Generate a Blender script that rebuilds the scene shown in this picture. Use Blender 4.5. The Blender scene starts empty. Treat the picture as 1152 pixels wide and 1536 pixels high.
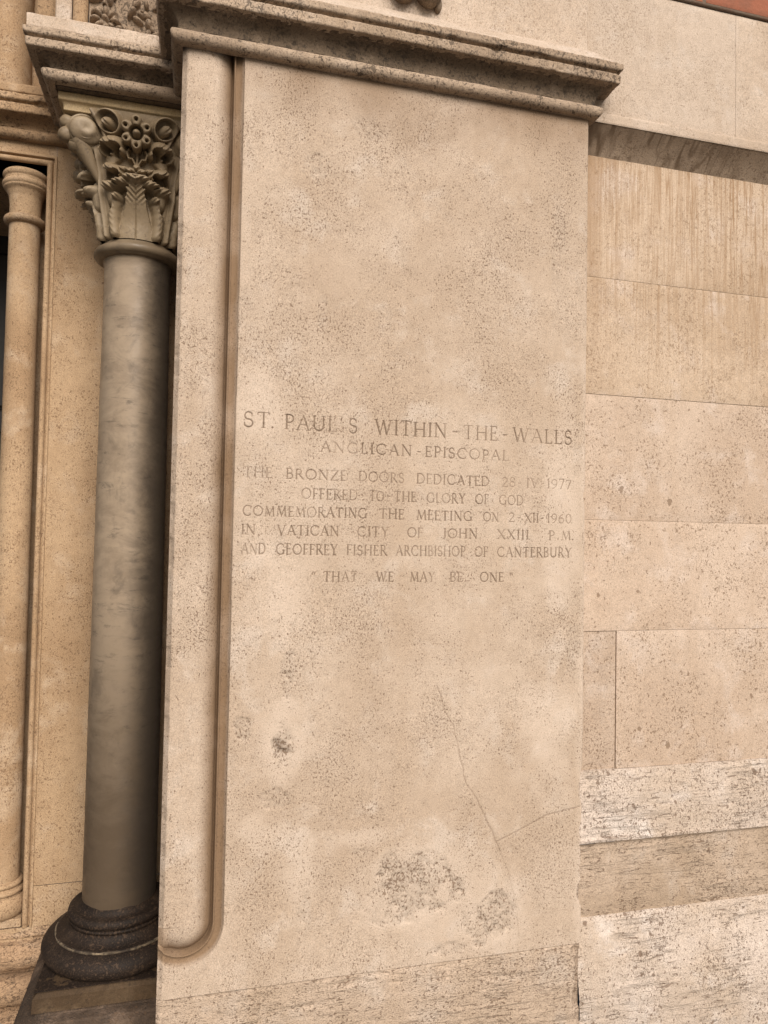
import bpy, math
import numpy as np
from mathutils import Matrix, Vector

C = bpy.context.scene.collection
scene = bpy.context.scene
R = math.radians

# ---------------------------------------------------------------- camera
cam_d = bpy.data.cameras.new('camera')
cam = bpy.data.objects.new('camera', cam_d); C.objects.link(cam)
scene.camera = cam
cam_d.sensor_fit = 'VERTICAL'; cam_d.sensor_height = 24.0
cam_d.lens = 24.0 * 1075 / 1536
cam_d.clip_start = 0.05; cam_d.clip_end = 2000
_yaw, _pitch, _roll = 0.252384824, 0.0319705163, 0.0184759328
_f = Vector((math.sin(_yaw)*math.cos(_pitch), math.cos(_yaw)*math.cos(_pitch), math.sin(_pitch)))
_r = Vector((math.cos(_yaw), -math.sin(_yaw), 0)); _u = _r.cross(_f)
_r2 = _r*math.cos(_roll) + _u*math.sin(_roll); _u2 = _u*math.cos(_roll) - _r*math.sin(_roll)
M = Matrix((_r2, _u2, -_f)).transposed().to_4x4()
M.translation = (0.0616297557, -1.61530283, 1.65)
cam.matrix_world = M

# ---------------------------------------------------------------- sky, sun, exposure
SUN_EL, SUN_AZ = R(36), R(10)          # azimuth from the facade normal (-Y), negative = from the left
world = bpy.data.worlds.new('World'); scene.world = world; world.use_nodes = True
wn = world.node_tree; bg = wn.nodes['Background']
sky = wn.nodes.new('ShaderNodeTexSky'); sky.sky_type = 'NISHITA'; sky.sun_disc = False
sky.sun_elevation = SUN_EL; sky.sun_rotation = R(180) + SUN_AZ
sky.dust_density = 3.0; sky.air_density = 1.0; sky.ozone_density = 0.6
wn.links.new(sky.outputs[0], bg.inputs[0]); bg.inputs[1].default_value = 0.05
sl = bpy.data.lights.new('sun', 'SUN'); sl.energy = 2.75; sl.angle = R(42); sl.color = (1.0, 0.935, 0.875)
sun = bpy.data.objects.new('sun', sl); C.objects.link(sun)
to_sun = Vector((math.sin(SUN_AZ)*math.cos(SUN_EL), -math.cos(SUN_AZ)*math.cos(SUN_EL), math.sin(SUN_EL)))
sun.rotation_euler = to_sun.to_track_quat('Z', 'Y').to_euler(); sun.location = (0, -5, 8)
vs = scene.view_settings; vs.view_transform = 'Standard'; vs.look = 'None'; vs.gamma = 1.0
vs.exposure = 0.71; vs.use_curve_mapping = False

# ---------------------------------------------------------------- numpy noise
def _hash(i, j, k):
    h = (i.astype(np.int64)*374761393 + j.astype(np.int64)*668265263 + k.astype(np.int64)*2147483647) & 0xffffffff
    h = ((h ^ (h >> 13))*1274126177) & 0xffffffff
    h = ((h ^ (h >> 16))*2246822519) & 0xffffffff
    return ((h ^ (h >> 15)) & 0xffffff)/float(0xffffff)
def vnoise(x, y, z=0.0):
    x, y, z = np.broadcast_arrays(np.asarray(x, float), np.asarray(y, float), np.asarray(z, float))
    i, j, k = np.floor(x), np.floor(y), np.floor(z)
    u, v, w = x-i, y-j, z-k
    u = u*u*(3-2*u); v = v*v*(3-2*v); w = w*w*(3-2*w)
    r = 0
    for a in (0, 1):
        for b in (0, 1):
            for c in (0, 1):
                r = r + _hash(i+a, j+b, k+c)*(u if a else 1-u)*(v if b else 1-v)*(w if c else 1-w)
    return r*2-1
def fbm(x, y, z=0.0, oct=4):
    r, a, f = 0, 0.5, 1.0
    for o in range(oct):
        r = r + a*vnoise(np.asarray(x)*f+17.3*o, np.asarray(y)*f+5.1*o, np.asarray(z)*f+9.7*o); a *= .5; f *= 2.03
    return r
def sstep(e0, e1, x):
    t = np.clip((x-e0)/(e1-e0), 0, 1); return t*t*(3-2*t)

# ---------------------------------------------------------------- object helpers
def thing(name, label, cat, loc=(0, 0, 0), group=None):
    o = bpy.data.objects.new(name, None); C.objects.link(o); o.location = loc
    o.empty_display_size = 0.1; o['label'] = label; o['category'] = cat
    if group: o['group'] = group
    o['kind'] = 'thing'
    return o
def world_loc(o):
    l = Vector((0, 0, 0))
    while o is not None:
        l += o.location; o = o.parent
    return l
def obj(name, verts, faces, mat, parent=None, smooth=True, attrs=None, label=None, sharp=None):
    """one mesh object from world-space vertices"""
    V = np.asarray(verts, dtype=np.float32).reshape(-1, 3)
    if parent is not None:
        V = V - np.array(world_loc(parent), dtype=np.float32)
    me = bpy.data.meshes.new(name)
    if isinstance(faces, np.ndarray):
        n = len(faces); k = faces.shape[1]
        me.vertices.add(len(V)); me.vertices.foreach_set('co', V.ravel())
        me.loops.add(n*k); me.loops.foreach_set('vertex_index', faces.astype(np.int32).ravel())
        me.polygons.add(n); me.polygons.foreach_set('loop_start', np.arange(0, n*k, k, dtype=np.int32))
        me.update(calc_edges=True)
    else:
        me.from_pydata(V.tolist(), [], [list(f) for f in faces]); me.update()
    me.polygons.foreach_set('use_smooth', np.full(len(me.polygons), bool(smooth)))
    if attrs:
        for k, a in attrs.items():
            at = me.attributes.new(k, 'FLOAT', 'POINT')
            at.data.foreach_set('value', np.asarray(a, dtype=np.float32).ravel())
    if sharp: me.set_sharp_from_angle(angle=R(sharp))
    me.materials.append(mat)
    o = bpy.data.objects.new(name, me); C.objects.link(o)
    if parent is not None: o.parent = parent
    if label: o['label'] = label
    return o
def grid_faces(h, w, off=0, flip=False, wrap=False):
    i = np.arange(h-1)[:, None]; j = np.arange(w if wrap else w-1)[None, :]
    a = i*w+j; b = i*w+(j+1) % w; c = (i+1)*w+(j+1) % w; d = (i+1)*w+j
    f = np.stack([a, b, c, d], -1).reshape(-1, 4)+off
    return f[:, ::-1] if flip else f
class MB:
    """collects pieces into one mesh"""
    def __init__(s): s.v = []; s.f = []; s.n = 0
    def grid(s, P, flip=False, wrap=False):
        h, w = P.shape[:2]; s.v.append(P.reshape(-1, 3)); s.f.append(grid_faces(h, w, s.n, flip, wrap)); s.n += h*w; return s
    def quad(s, a, b, c, d):
        s.v.append(np.array([a, b, c, d], float)); s.f.append(np.array([[0, 1, 2, 3]])+s.n); s.n += 4; return s
    def box(s, x0, x1, y0, y1, z0, z1, bev=0.002):
        """box with chamfered edges"""
        c = np.array([(x0+x1)/2, (y0+y1)/2, (z0+z1)/2]); hx = np.array([x1-x0, y1-y0, z1-z0])/2
        V = []; idx = {}
        for sx in (-1, 1):
            for sy in (-1, 1):
                for sz in (-1, 1):
                    sg = np.array([sx, sy, sz])
                    for ax in range(3):
                        d = hx-bev; d = d.copy(); d[ax] = hx[ax]
                        idx[(sx, sy, sz, ax)] = len(V); V.append(c+sg*d)
        F = []
        def q(l): F.append([idx[k] for k in l])
        for ax in range(3):
            o1, o2 = (ax+1) % 3, (ax+2) % 3
            for sg in (-1, 1):
                l = []
                for (p, r) in ((-1, -1), (1, -1), (1, 1), (-1, 1)):
                    k = [0, 0, 0]; k[ax] = sg; k[o1] = p; k[o2] = r; l.append((*k, ax))
                q(l if sg > 0 else l[::-1])
            # edges parallel to ax between faces o1 and o2
            for p in (-1, 1):
                for r in (-1, 1):
                    k0 = [0, 0, 0]; k1 = [0, 0, 0]; k0[ax] = -1; k1[ax] = 1
                    for k in (k0, k1): k[o1] = p; k[o2] = r
                    l = [(*k0, o1), (*k1, o1), (*k1, o2), (*k0, o2)]
                    q(l if p*r < 0 else l[::-1])
        for sx in (-1, 1):
            for sy in (-1, 1):
                for sz in (-1, 1):
                    l = [(sx, sy, sz, a) for a in range(3)]
                    if sx*sy*sz < 0: l = l[::-1]
                    ids = [idx[k] for k in l]; F.append([ids[0], ids[1], ids[2], ids[2]])
        s.v.append(np.array(V)); s.f.append(np.array(F)+s.n); s.n += len(V); return s
    def ball(s, c, r, nu=40, nv=24, amp=0.0, fr=60, rot=None):
        th = np.linspace(0, 2*np.pi, nu, endpoint=False)[None, :]; ph = np.linspace(0.001, np.pi-.001, nv)[:, None]
        D = np.stack([np.sin(ph)*np.cos(th), np.sin(ph)*np.sin(th), np.cos(ph)+0*th], -1)
        P = D*np.array(r)
        if rot is not None: P = P @ np.array(rot).T
        P = P+np.array(c)
        if amp: P = P+D*(amp*fbm(P[..., 0]*fr, P[..., 1]*fr, P[..., 2]*fr, 3))[..., None]
        return s.grid(P, flip=True, wrap=True)
    def torus(s, c, R0, r, ax=(0, -1, 0), nu=56, nv=14, squash=1.0):
        a = Vector(ax).normalized(); q = a.to_track_quat('Z', 'Y').to_matrix()
        t = np.linspace(0, 2*np.pi, nu, endpoint=False)[:, None]; p = np.linspace(0, 2*np.pi, nv, endpoint=False)[None, :]
        P = np.stack([(R0+r*np.cos(p))*np.cos(t), (R0+r*np.cos(p))*np.sin(t), squash*r*np.sin(p)+0*t], -1) @ np.array(q).T+np.array(c)
        P = np.concatenate([P, P[:1]], 0)
        return s.grid(P, flip=False, wrap=True)
    def tube(s, pts, rad, nv=10):
        pts = np.array(pts, float); n = len(pts); rad = np.broadcast_to(rad, (n,))
        T = np.gradient(pts, axis=0); T /= np.linalg.norm(T, axis=1)[:, None]+1e-9
        up = np.array([0.13, 0.97, 0.2]); A = np.cross(T, up); A /= np.linalg.norm(A, axis=1)[:, None]; B = np.cross(T, A)
        p = np.linspace(0, 2*np.pi, nv, endpoint=False)
        P = pts[:, None]+rad[:, None, None]*(A[:, None]*np.cos(p)[None, :, None]+B[:, None]*np.sin(p)[None, :, None])
        return s.grid(P, wrap=True)
    def build(s, name, mat, parent=None, smooth=True, sharp=None, label=None):
        F = np.concatenate(s.f); V = np.concatenate(s.v)
        tri = F[:, 2] == F[:, 3]
        if tri.any():
            faces = [list(f) for f in F[~tri]]+[list(f[:3]) for f in F[tri]]
            return obj(name, V, faces, mat, parent, smooth, sharp=sharp, label=label)
        return obj(name, V, F, mat, parent, smooth, sharp=sharp, label=label)

def resample(prof, step):
    prof = np.array(prof, float); out = [prof[0]]
    for a, b in zip(prof[:-1], prof[1:]):
        n = max(1, int(math.ceil(np.linalg.norm(b-a)/step)))
        for k in range(1, n+1): out.append(a+(b-a)*k/n)
    return np.array(out)
def mitres(path):
    path = np.array(path, float); d = np.diff(path, axis=0); d /= np.linalg.norm(d, axis=1)[:, None]
    n = np.stack([d[:, 1], -d[:, 0]], 1); m = [n[0]]
    for a, b in zip(n[:-1], n[1:]): m.append((a+b)/(1+a@b))
    m.append(n[-1]); return path, np.array(m)
def sweep(prof, path, seg=0.006, pstep=0.004, amp=0.0012, fr=70, chip=0.0, tool=0.0, stretch=1.0):
    """moulding profile (projection, height) run along a plan path, mitred at the corners"""
    pr = resample(prof, pstep); path, m = mitres(path); rows = []
    for i in range(len(path)-1):
        L = np.linalg.norm(path[i+1]-path[i]); n = max(1, int(L/seg))
        for k in range(n+(i == len(path)-2)):
            t = k/n
            a = path[i]+pr[:, :1]*m[i]; b = path[i+1]+pr[:, :1]*m[i+1]
            rows.append(np.concatenate([a+(b-a)*t, pr[:, 1:]], 1))
    P = np.array(rows)
    x, y, z = P[..., 0], P[..., 1], P[..., 2]
    Tn = np.gradient(P, axis=1); S = np.gradient(P, axis=0); N = np.cross(S, Tn); N /= np.linalg.norm(N, axis=2)[..., None]+1e-12
    d = amp*fbm(x*fr, y*fr, z*fr*stretch, 4)
    if tool: d = d+tool*np.clip(vnoise(x*190+y*190, 3.1+x*9, z*25)+.2, -.2, 1)
    if chip: d = d-chip*sstep(.25, .6, fbm(x*38, y*38, z*38+3.7, 3))
    return P-N*0+N*d[..., None]*1.0
def sweep_obj(name, prof, path, mat, parent, sharp=None, **k):
    P = sweep(prof, path, **k)
    # orientation: outward normal test on the first interior face
    return obj(name, P.reshape(-1, 3), grid_faces(P.shape[0], P.shape[1], flip=False), mat, parent, True, sharp=sharp)
def arc(cx, cz, r, a0, a1, n=14, rz=None):
    t = np.radians(np.linspace(a0, a1, n)); rz = r if rz is None else rz
    return [(cx+r*math.cos(a), cz+rz*math.sin(a)) for a in t]
def lathe(prof, c, nseg=96, amp=0.0, fr=50, step=0.004, off=0.0):
    pr = resample(prof, step); th = np.linspace(0, 2*np.pi, nseg, endpoint=False)[None, :]
    r = pr[:, :1]+0*th; z = pr[:, 1:]+0*th
    if amp: r = r+amp*fbm(np.cos(th)*r*fr+off, np.sin(th)*r*fr, z*fr, 4)
    return np.stack([c[0]+r*np.cos(th), c[1]+r*np.sin(th), z], -1)
def lathe_obj(name, prof, c, mat, parent, sharp=None, **k):
    P = lathe(prof, c, **k)
    return obj(name, P.reshape(-1, 3), grid_faces(P.shape[0], P.shape[1], wrap=True), mat, parent, True, sharp=sharp)

# ---------------------------------------------------------------- materials
class NT:
    def __init__(s, name):
        s.m = bpy.data.materials.new(name); s.m.use_nodes = True; s.t = s.m.node_tree
        s.b = s.t.nodes['Principled BSDF']; s.pos = s.t.nodes.new('ShaderNodeNewGeometry').outputs['Position']
    def n(s, k, **p):
        x = s.t.nodes.new(k)
        for a, b in p.items(): setattr(x, a, b)
        return x
    def put(s, sock, v):
        if isinstance(v, bpy.types.NodeSocket): s.t.links.new(v, sock)
        elif isinstance(v, (tuple, list)) and len(v) == 3 and sock.type == 'RGBA': sock.default_value = (*v, 1)
        else: sock.default_value = v
    def math(s, op, a, b=0.0, c=0.0, clamp=False):
        x = s.n('ShaderNodeMath', operation=op, use_clamp=clamp)
        s.put(x.inputs[0], a); s.put(x.inputs[1], b); s.put(x.inputs[2], c); return x.outputs[0]
    def mapping(s, vec, scale=(1, 1, 1), loc=None):
        x = s.n('ShaderNodeVectorMath', operation='MULTIPLY'); s.put(x.inputs[0], vec); x.inputs[1].default_value = scale
        o = x.outputs[0]
        if loc is not None:
            y = s.n('ShaderNodeVectorMath', operation='ADD'); s.put(y.inputs[0], o); s.put(y.inputs[1], loc); o = y.outputs[0]
        return o
    def noise(s, vec, scale, detail=4, rough=.55, dist=0.0):
        x = s.n('ShaderNodeTexNoise'); s.put(x.inputs['Vector'], vec); x.inputs['Scale'].default_value = scale
        x.inputs['Detail'].default_value = detail; x.inputs['Roughness'].default_value = rough; x.inputs['Distortion'].default_value = dist
        return x.outputs['Fac']
    def voro(s, vec, scale, out='Distance'):
        x = s.n('ShaderNodeTexVoronoi'); s.put(x.inputs['Vector'], vec); x.inputs['Scale'].default_value = scale; return x.outputs[out]
    def ss(s, v, a, b, lo=0.0, hi=1.0):
        x = s.n('ShaderNodeMapRange', interpolation_type='SMOOTHSTEP'); s.put(x.inputs[0], v)
        for i, q in enumerate((a, b, lo, hi)): s.put(x.inputs[i+1], q)
        return x.outputs[0]
    def mix(s, f, a, b, mode='MIX'):
        x = s.n('ShaderNodeMix', data_type='RGBA', blend_type=mode); s.put(x.inputs[0], f); s.put(x.inputs[6], a); s.put(x.inputs[7], b); return x.outputs[2]
    def attr(s, name): return s.n('ShaderNodeAttribute', attribute_name=name).outputs['Fac']
    def sep(s, v):
        x = s.n('ShaderNodeSeparateXYZ'); s.put(x.inputs[0], v); return x.outputs

def stone(name, A, B, Cc, pit=1.0, pitcol=(.12, .075, .045), pitscale=120, pstretch=(1, 1, .75), clus=6.0, bed=0.0,
          streak=None, crust=0.0, crustcol=(.05, .04, .032), rough=.88, bump=.5, grain=.17, big=0.0, objvar=0.10, cloud=1.0, spec=.25):
    T = NT(name); pos = T.pos
    rnd = T.n('ShaderNodeObjectInfo').outputs['Random']
    off = T.n('ShaderNodeCombineXYZ'); r60 = T.math('MULTIPLY', rnd, 37.0 if objvar else 0.0)
    for i in range(3): T.put(off.inputs[i], r60)
    P = T.mapping(pos, loc=off.outputs[0])
    big_n = T.noise(P, 2.6*cloud, 5, .6); mid = T.noise(P, 9.0*cloud, 5, .62, .3); fine = T.noise(P, 38, 5, .65)
    col = T.mix(T.ss(big_n, .36, .62), A, B)
    col = T.mix(T.ss(mid, .50, .72), col, Cc)
    col = T.mix(T.ss(fine, .35, .70, 0, .28), col, tuple(c*.74 for c in B))
    # soft vertical washing of the stone by rain
    wash = T.noise(T.mapping(P, (16, 16, 1.1)), 1.0, 4, .6)
    col = T.mix(T.ss(wash, .50, .72, 0, .30), col, tuple(c*f for c, f in zip(A, (.80, .75, .68))))
    # grain
    gr = T.noise(P, 380, 3, .65)
    col = T.mix(grain, col, T.mix(T.ss(gr, .30, .70), (0.0, 0.0, 0.0), (1.0, .95, .88)), 'OVERLAY')
    rg = T.attr('rough'); pale = T.attr('pale'); cut = T.attr('cut'); och = T.attr('ochre')
    col = T.mix(T.math('MULTIPLY', pale, .34), col, tuple(min(.8, c*1.22) for c in Cc))
    col = T.mix(T.math('MULTIPLY', och, .70), col, (.185, .112, .057))
    col = T.mix(T.math('MULTIPLY', rg, .40), col, (.385, .325, .265))
    # pits
    height = T.math('MULTIPLY', gr, .10)
    if pit:
        pp = T.mapping(P, pstretch)
        pn = T.noise(pp, pitscale, 2, .55, .35)
        cl = T.noise(P, clus, 5, .66); cl2 = T.noise(T.mapping(P, (1.7, 1.7, 1.1)), 1.0, 3, .6)
        cl = T.math('ADD', cl, T.math('MULTIPLY', T.math('SUBTRACT', cl2, .5), .22))
        thr = T.ss(cl, .30, .70, .680, .570)
        thr = T.math('SUBTRACT', thr, T.math('MULTIPLY', rg, .10))
        d = T.math('SUBTRACT', pn, thr)
        pm = T.ss(d, -.006, .028)
        # tiny pinholes everywhere
        pn2 = T.noise(pp, pitscale*2.4, 1, .5); pm2 = T.ss(pn2, .545, .65)
        pm2 = T.math('MULTIPLY', pm2, T.ss(cl, .34, .62, .35, .85))
        pmask = T.math('MAXIMUM', pm, T.math('MULTIPLY', pm2, .75))
        if big:
            vd = T.voro(T.mapping(P, pstretch, loc=None), 34); vc = T.voro(T.mapping(P, pstretch), 34, 'Color')
            rr = T.math('MULTIPLY', T.ss(T.sep(vc)[0], 1-big, 1.0), .24)
            wob = T.math('ADD', vd, T.math('MULTIPLY', T.math('SUBTRACT', fine, .5), 1.1))
            bm = T.ss(T.math('SUBTRACT', rr, wob), -.03, .05)
            pmask = T.math('MAXIMUM', pmask, bm)
        col = T.mix(T.math('MULTIPLY', pmask, .78*min(1, pit)), col, pitcol)
        height = T.math('SUBTRACT', height, T.math('MULTIPLY', pmask, 1.0*pit))
    if bed:
        bv = T.mapping(P, (5, 5, 78)); b1 = T.noise(bv, 1.0, 5, .62, .8)
        bl = T.ss(b1, .53, .66); br = T.noise(P, 7, 4, .6)
        bl = T.math('MULTIPLY', bl, T.ss(br, .36, .62))
        col = T.mix(T.math('MULTIPLY', bl, .5*bed), col, tuple(c*.5 for c in B))
        b2 = T.noise(T.mapping(P, (26, 26, 170)), 1.0, 3, .6, .5); bp = T.math('MULTIPLY', T.ss(b2, .585, .65), T.ss(br, .40, .60))
        col = T.mix(T.math('MULTIPLY', bp, .75*bed), col, pitcol)
        height = T.math('SUBTRACT', height, T.math('MULTIPLY', T.math('ADD', bl, bp), .8*bed))
    if streak:
        z1, z0, amt = streak      # stain starts at z1 and dies out at z0
        st = T.noise(T.mapping(P, (120, 20, 1.6)), 1.0, 6, .75)
        st2 = T.noise(T.mapping(P, (9, 9, .4)), 1.0, 3, .6)
        z = T.sep(pos)[2]
        fade = T.ss(T.math('ADD', z, T.math('MULTIPLY', T.math('SUBTRACT', st2, .5), .5)), z0, z1)
        x = T.sep(pos)[0]; near = T.ss(x, 1.0, 1.13, 1.0, 0.0)
        s3 = T.noise(T.mapping(P, (52, 12, 1.5)), 1.0, 5, .68, .5)
        ln = T.ss(T.math('ABSOLUTE', T.math('SUBTRACT', s3, .5)), .042, .006)
        sm = T.math('MAXIMUM', T.math('MULTIPLY', T.ss(T.math('ADD', st, T.math('MULTIPLY', near, .27)), .47, .70), .75), ln)
        sm = T.math('MULTIPLY', T.math('MULTIPLY', sm, fade), T.ss(st2, .25, .6, .45, 1))
        col = T.mix(T.math('MULTIPLY', sm, amt), col, (.27, .165, .085))
    if crust:
        c1 = T.noise(P, 22, 7, .75, .4); c2 = T.noise(P, 150, 4, .6)
        cm = T.ss(T.math('ADD', c1, T.math('MULTIPLY', T.math('SUBTRACT', c2, .5), .7)), .66-.32*crust, .86-.22*crust)
        col = T.mix(T.math('MULTIPLY', cm, .68), col, crustcol)
        height = T.math('ADD', height, T.math('MULTIPLY', cm, .35))
    col = T.mix(T.math('MULTIPLY', cut, .72), col, (.13, .085, .052))
    if objvar:
        v = T.ss(rnd, 0, 1, 1-objvar, 1+objvar*.6)
        h = T.n('ShaderNodeVectorMath', operation='SCALE'); T.put(h.inputs[0], col); T.put(h.inputs['Scale'], v); col = h.outputs[0]
    height = T.math('ADD', height, T.math('MULTIPLY', fine, .35))
    bp_ = T.n('ShaderNodeBump'); bp_.inputs['Strength'].default_value = bump; bp_.inputs['Distance'].default_value = .0022
    T.put(bp_.inputs['Height'], height); T.put(T.b.inputs['Normal'], bp_.outputs[0])
    T.put(T.b.inputs['Base Color'], col); T.b.inputs['Roughness'].default_value = rough
    T.b.inputs['Specular IOR Level'].default_value = spec
    return T.m

PALE = dict(A=(.515, .412, .320), B=(.445, .343, .253), Cc=(.535, .442, .358))
M_face = stone('travertine_dressed', **PALE, objvar=0, pit=1.0, pitscale=250, clus=6, pitcol=(.15, .095, .058))
M_wall = stone('travertine_ashlar', A=(.505, .40, .312), B=(.435, .33, .245), Cc=(.525, .43, .355), pit=.9, pitscale=170, pitcol=(.15, .095, .055), big=.10, objvar=.15)
M_stain = stone('travertine_rain_stained', A=(.52, .405, .30), B=(.44, .328, .228), Cc=(.54, .44, .36), pit=.8, pitscale=190, pitcol=(.20, .13, .075), streak=(2.66, 1.90, .85), objvar=.05)
M_soffit = stone('travertine_ledge_underside', A=(.37, .285, .205), B=(.28, .21, .148), Cc=(.39, .305, .225), pit=.7, crust=.15, objvar=0)  # base tone lowered for shade on the downward face, besides dirt
M_upper = stone('travertine_upper_wall', A=(.535, .435, .345), B=(.45, .352, .265), Cc=(.555, .468, .39), pit=.7, pitscale=210, pitcol=(.2, .135, .085), clus=4, objvar=.06)
M_base = stone('travertine_bedded', A=(.58, .49, .415), B=(.48, .385, .30), Cc=(.62, .545, .48), pit=1.0, bed=.85, big=.12, pitscale=150, pitcol=(.15, .095, .062), pstretch=(1, 1, .85), objvar=.06, bump=.8)
M_warmbase = stone('travertine_warm_bedded', A=(.46, .32, .205), B=(.36, .235, .14), Cc=(.49, .37, .26), pit=1.0, bed=.8, crust=.30, pstretch=(.7, .7, 1.2), objvar=0, bump=.9)
M_pedestal = stone('travertine_blackened', A=(.075, .052, .036), B=(.035, .025, .018), Cc=(.17, .12, .085), pit=.8, crust=.45, objvar=0, bump=.9)
M_course = stone('travertine_course', A=(.47, .365, .275), B=(.39, .295, .21), Cc=(.49, .40, .32), pit=1.0, bed=.8, pitscale=150, pitcol=(.15, .095, .06), pstretch=(.7, .7, 1.2), objvar=0, bump=.8)
M_soot = stone('travertine_sooty', A=(.24, .18, .125), B=(.16, .118, .08), Cc=(.30, .23, .165), pit=.8, crust=.55, objvar=.05, bump=.8, pitcol=(.05, .04, .03))
M_corona = stone('travertine_corona', A=(.42, .32, .23), B=(.31, .23, .16), Cc=(.47, .37, .28), pit=.9, crust=.40, objvar=.05, bump=.9, pitcol=(.06, .045, .032))
M_warm = stone('travertine_warm', A=(.455, .320, .195), B=(.345, .228, .130), Cc=(.475, .355, .24), pit=.85, pitscale=210, pitcol=(.15, .085, .045), crust=.22, crustcol=(.19, .105, .055), objvar=.05)
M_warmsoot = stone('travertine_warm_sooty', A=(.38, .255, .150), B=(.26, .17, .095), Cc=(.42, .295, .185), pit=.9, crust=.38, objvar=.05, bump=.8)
M_cap = stone('marble_carved', A=(.29, .220, .135), B=(.20, .145, .085), Cc=(.34, .265, .175), pit=0, crust=.38, crustcol=(.075, .052, .034), objvar=.05, rough=.6, bump=.25, grain=.05, spec=.4)
M_abac = stone('marble_abacus', A=(.50, .385, .225), B=(.42, .31, .17), Cc=(.52, .41, .26), pit=.3, objvar=0, rough=.7, bump=.3)

def marble(name, A, B, vein, dark=0.0, rough=.42):
    T = NT(name); P = T.pos
    n1 = T.noise(T.mapping(P, (8, 8, 13)), 1.0, 8, .70, .4); n2 = T.noise(T.mapping(P, (9, 9, 42)), 1.0, 8, .74, .9)
    n3 = T.noise(T.mapping(P, (22, 22, 30)), 1.0, 5, .7, .5)
    col = T.mix(T.ss(n1, .36, .66), A, B)
    vm = T.math('MULTIPLY', T.ss(n2, .53, .63), T.ss(n3, .42, .60))
    col = T.mix(T.math('MULTIPLY', vm, .55), col, vein)
    sm = T.ss(T.noise(P, 13, 6, .7, .6), .52, .72)
    col = T.mix(T.math('MULTIPLY', sm, .45), col, tuple(v*1.1 for v in vein))
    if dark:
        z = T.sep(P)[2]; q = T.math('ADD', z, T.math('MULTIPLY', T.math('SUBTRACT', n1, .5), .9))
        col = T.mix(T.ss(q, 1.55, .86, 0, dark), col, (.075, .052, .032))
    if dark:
        # right flank blackened: soot, and the pilaster's shade painted in; ragged edge
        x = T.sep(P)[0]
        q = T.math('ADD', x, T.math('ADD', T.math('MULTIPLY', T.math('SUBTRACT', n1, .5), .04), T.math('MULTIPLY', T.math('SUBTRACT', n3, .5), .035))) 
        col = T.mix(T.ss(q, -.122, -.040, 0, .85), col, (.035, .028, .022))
    T.put(T.b.inputs['Base Color'], col)
    T.put(T.b.inputs['Roughness'], T.ss(n3, .3, .7, rough-.08, rough+.15)); T.b.inputs['Specular IOR Level'].default_value = .28
    bp_ = T.n('ShaderNodeBump'); bp_.inputs['Strength'].default_value = .15; bp_.inputs['Distance'].default_value = .002
    T.put(bp_.inputs['Height'], T.noise(P, 60, 4, .6)); T.put(T.b.inputs['Normal'], bp_.outputs[0])
    return T.m
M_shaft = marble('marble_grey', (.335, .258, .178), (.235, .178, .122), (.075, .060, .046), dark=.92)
M_ring = marble('marble_necking', (.20, .15, .095), (.13, .095, .06), (.06, .05, .04))
M_darkbase = stone('marble_blackened', A=(.026, .017, .012), B=(.014, .010, .0075), Cc=(.045, .030, .020), pit=.5, crust=.3, crustcol=(.010, .008, .007), objvar=0, rough=.65, bump=.7, spec=.2)
M_fillet = stone('marble_worn_fillet', A=(.26, .20, .13), B=(.03, .022, .016), Cc=(.03, .022, .016), pit=0, crust=.5, crustcol=(.012, .010, .008), objvar=0, cloud=6, bump=.5)
M_plinth = stone('marble_plinth', A=(.075, .048, .026), B=(.045, .029, .017), Cc=(.12, .082, .048), pit=.3, crust=.35, crustcol=(.018, .013, .010), objvar=0, rough=.75, spec=.15, bump=.4)

def brick(name):
    T = NT(name); P = T.pos
    s = T.sep(P); cb = T.n('ShaderNodeCombineXYZ'); T.put(cb.inputs[0], s[0]); T.put(cb.inputs[1], s[2])
    b = T.n('ShaderNodeTexBrick'); T.put(b.inputs['Vector'], cb.outputs[0]); b.inputs['Scale'].default_value = 1.0
    b.inputs['Brick Width'].default_value = .27; b.inputs['Row Height'].default_value = .066; b.inputs['Mortar Size'].default_value = .006
    b.inputs['Color1'].default_value = (.36, .125, .055, 1); b.inputs['Color2'].default_value = (.27, .09, .045, 1); b.inputs['Mortar'].default_value = (.16, .115, .08, 1)
    col = T.mix(T.ss(T.noise(P, 30, 5, .65), .4, .7, 0, .5), b.outputs['Color'], (.16, .07, .04))
    T.put(T.b.inputs['Base Color'], col); T.b.inputs['Roughness'].default_value = .9
    bp_ = T.n('ShaderNodeBump'); bp_.inputs['Strength'].default_value = .5; bp_.inputs['Distance'].default_value = .004
    T.put(bp_.inputs['Height'], T.math('SUBTRACT', T.noise(P, 90, 4, .6), b.outputs['Fac'])); T.put(T.b.inputs['Normal'], bp_.outputs[0])
    return T.m
M_brick = brick('brick_red')
def simple(name, col, rough, metal=0.0):
    T = NT(name); n = T.noise(T.pos, 25, 5, .6)
    T.put(T.b.inputs['Base Color'], T.mix(T.ss(n, .3, .7), col, tuple(c*.6 for c in col)))
    T.b.inputs['Roughness'].default_value = rough; T.b.inputs['Metallic'].default_value = metal
    return T.m
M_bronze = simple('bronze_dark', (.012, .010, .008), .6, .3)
M_pave = simple('paving_basalt', (.11, .10, .09), .8)

# ---------------------------------------------------------------- setting: pavement
b = MB().quad((-60, -60, 0), (60, -60, 0), (60, 3, 0), (-60, 3, 0))
o = b.build('pavement', M_pave, None, smooth=False); o['kind'] = 'structure'

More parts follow.
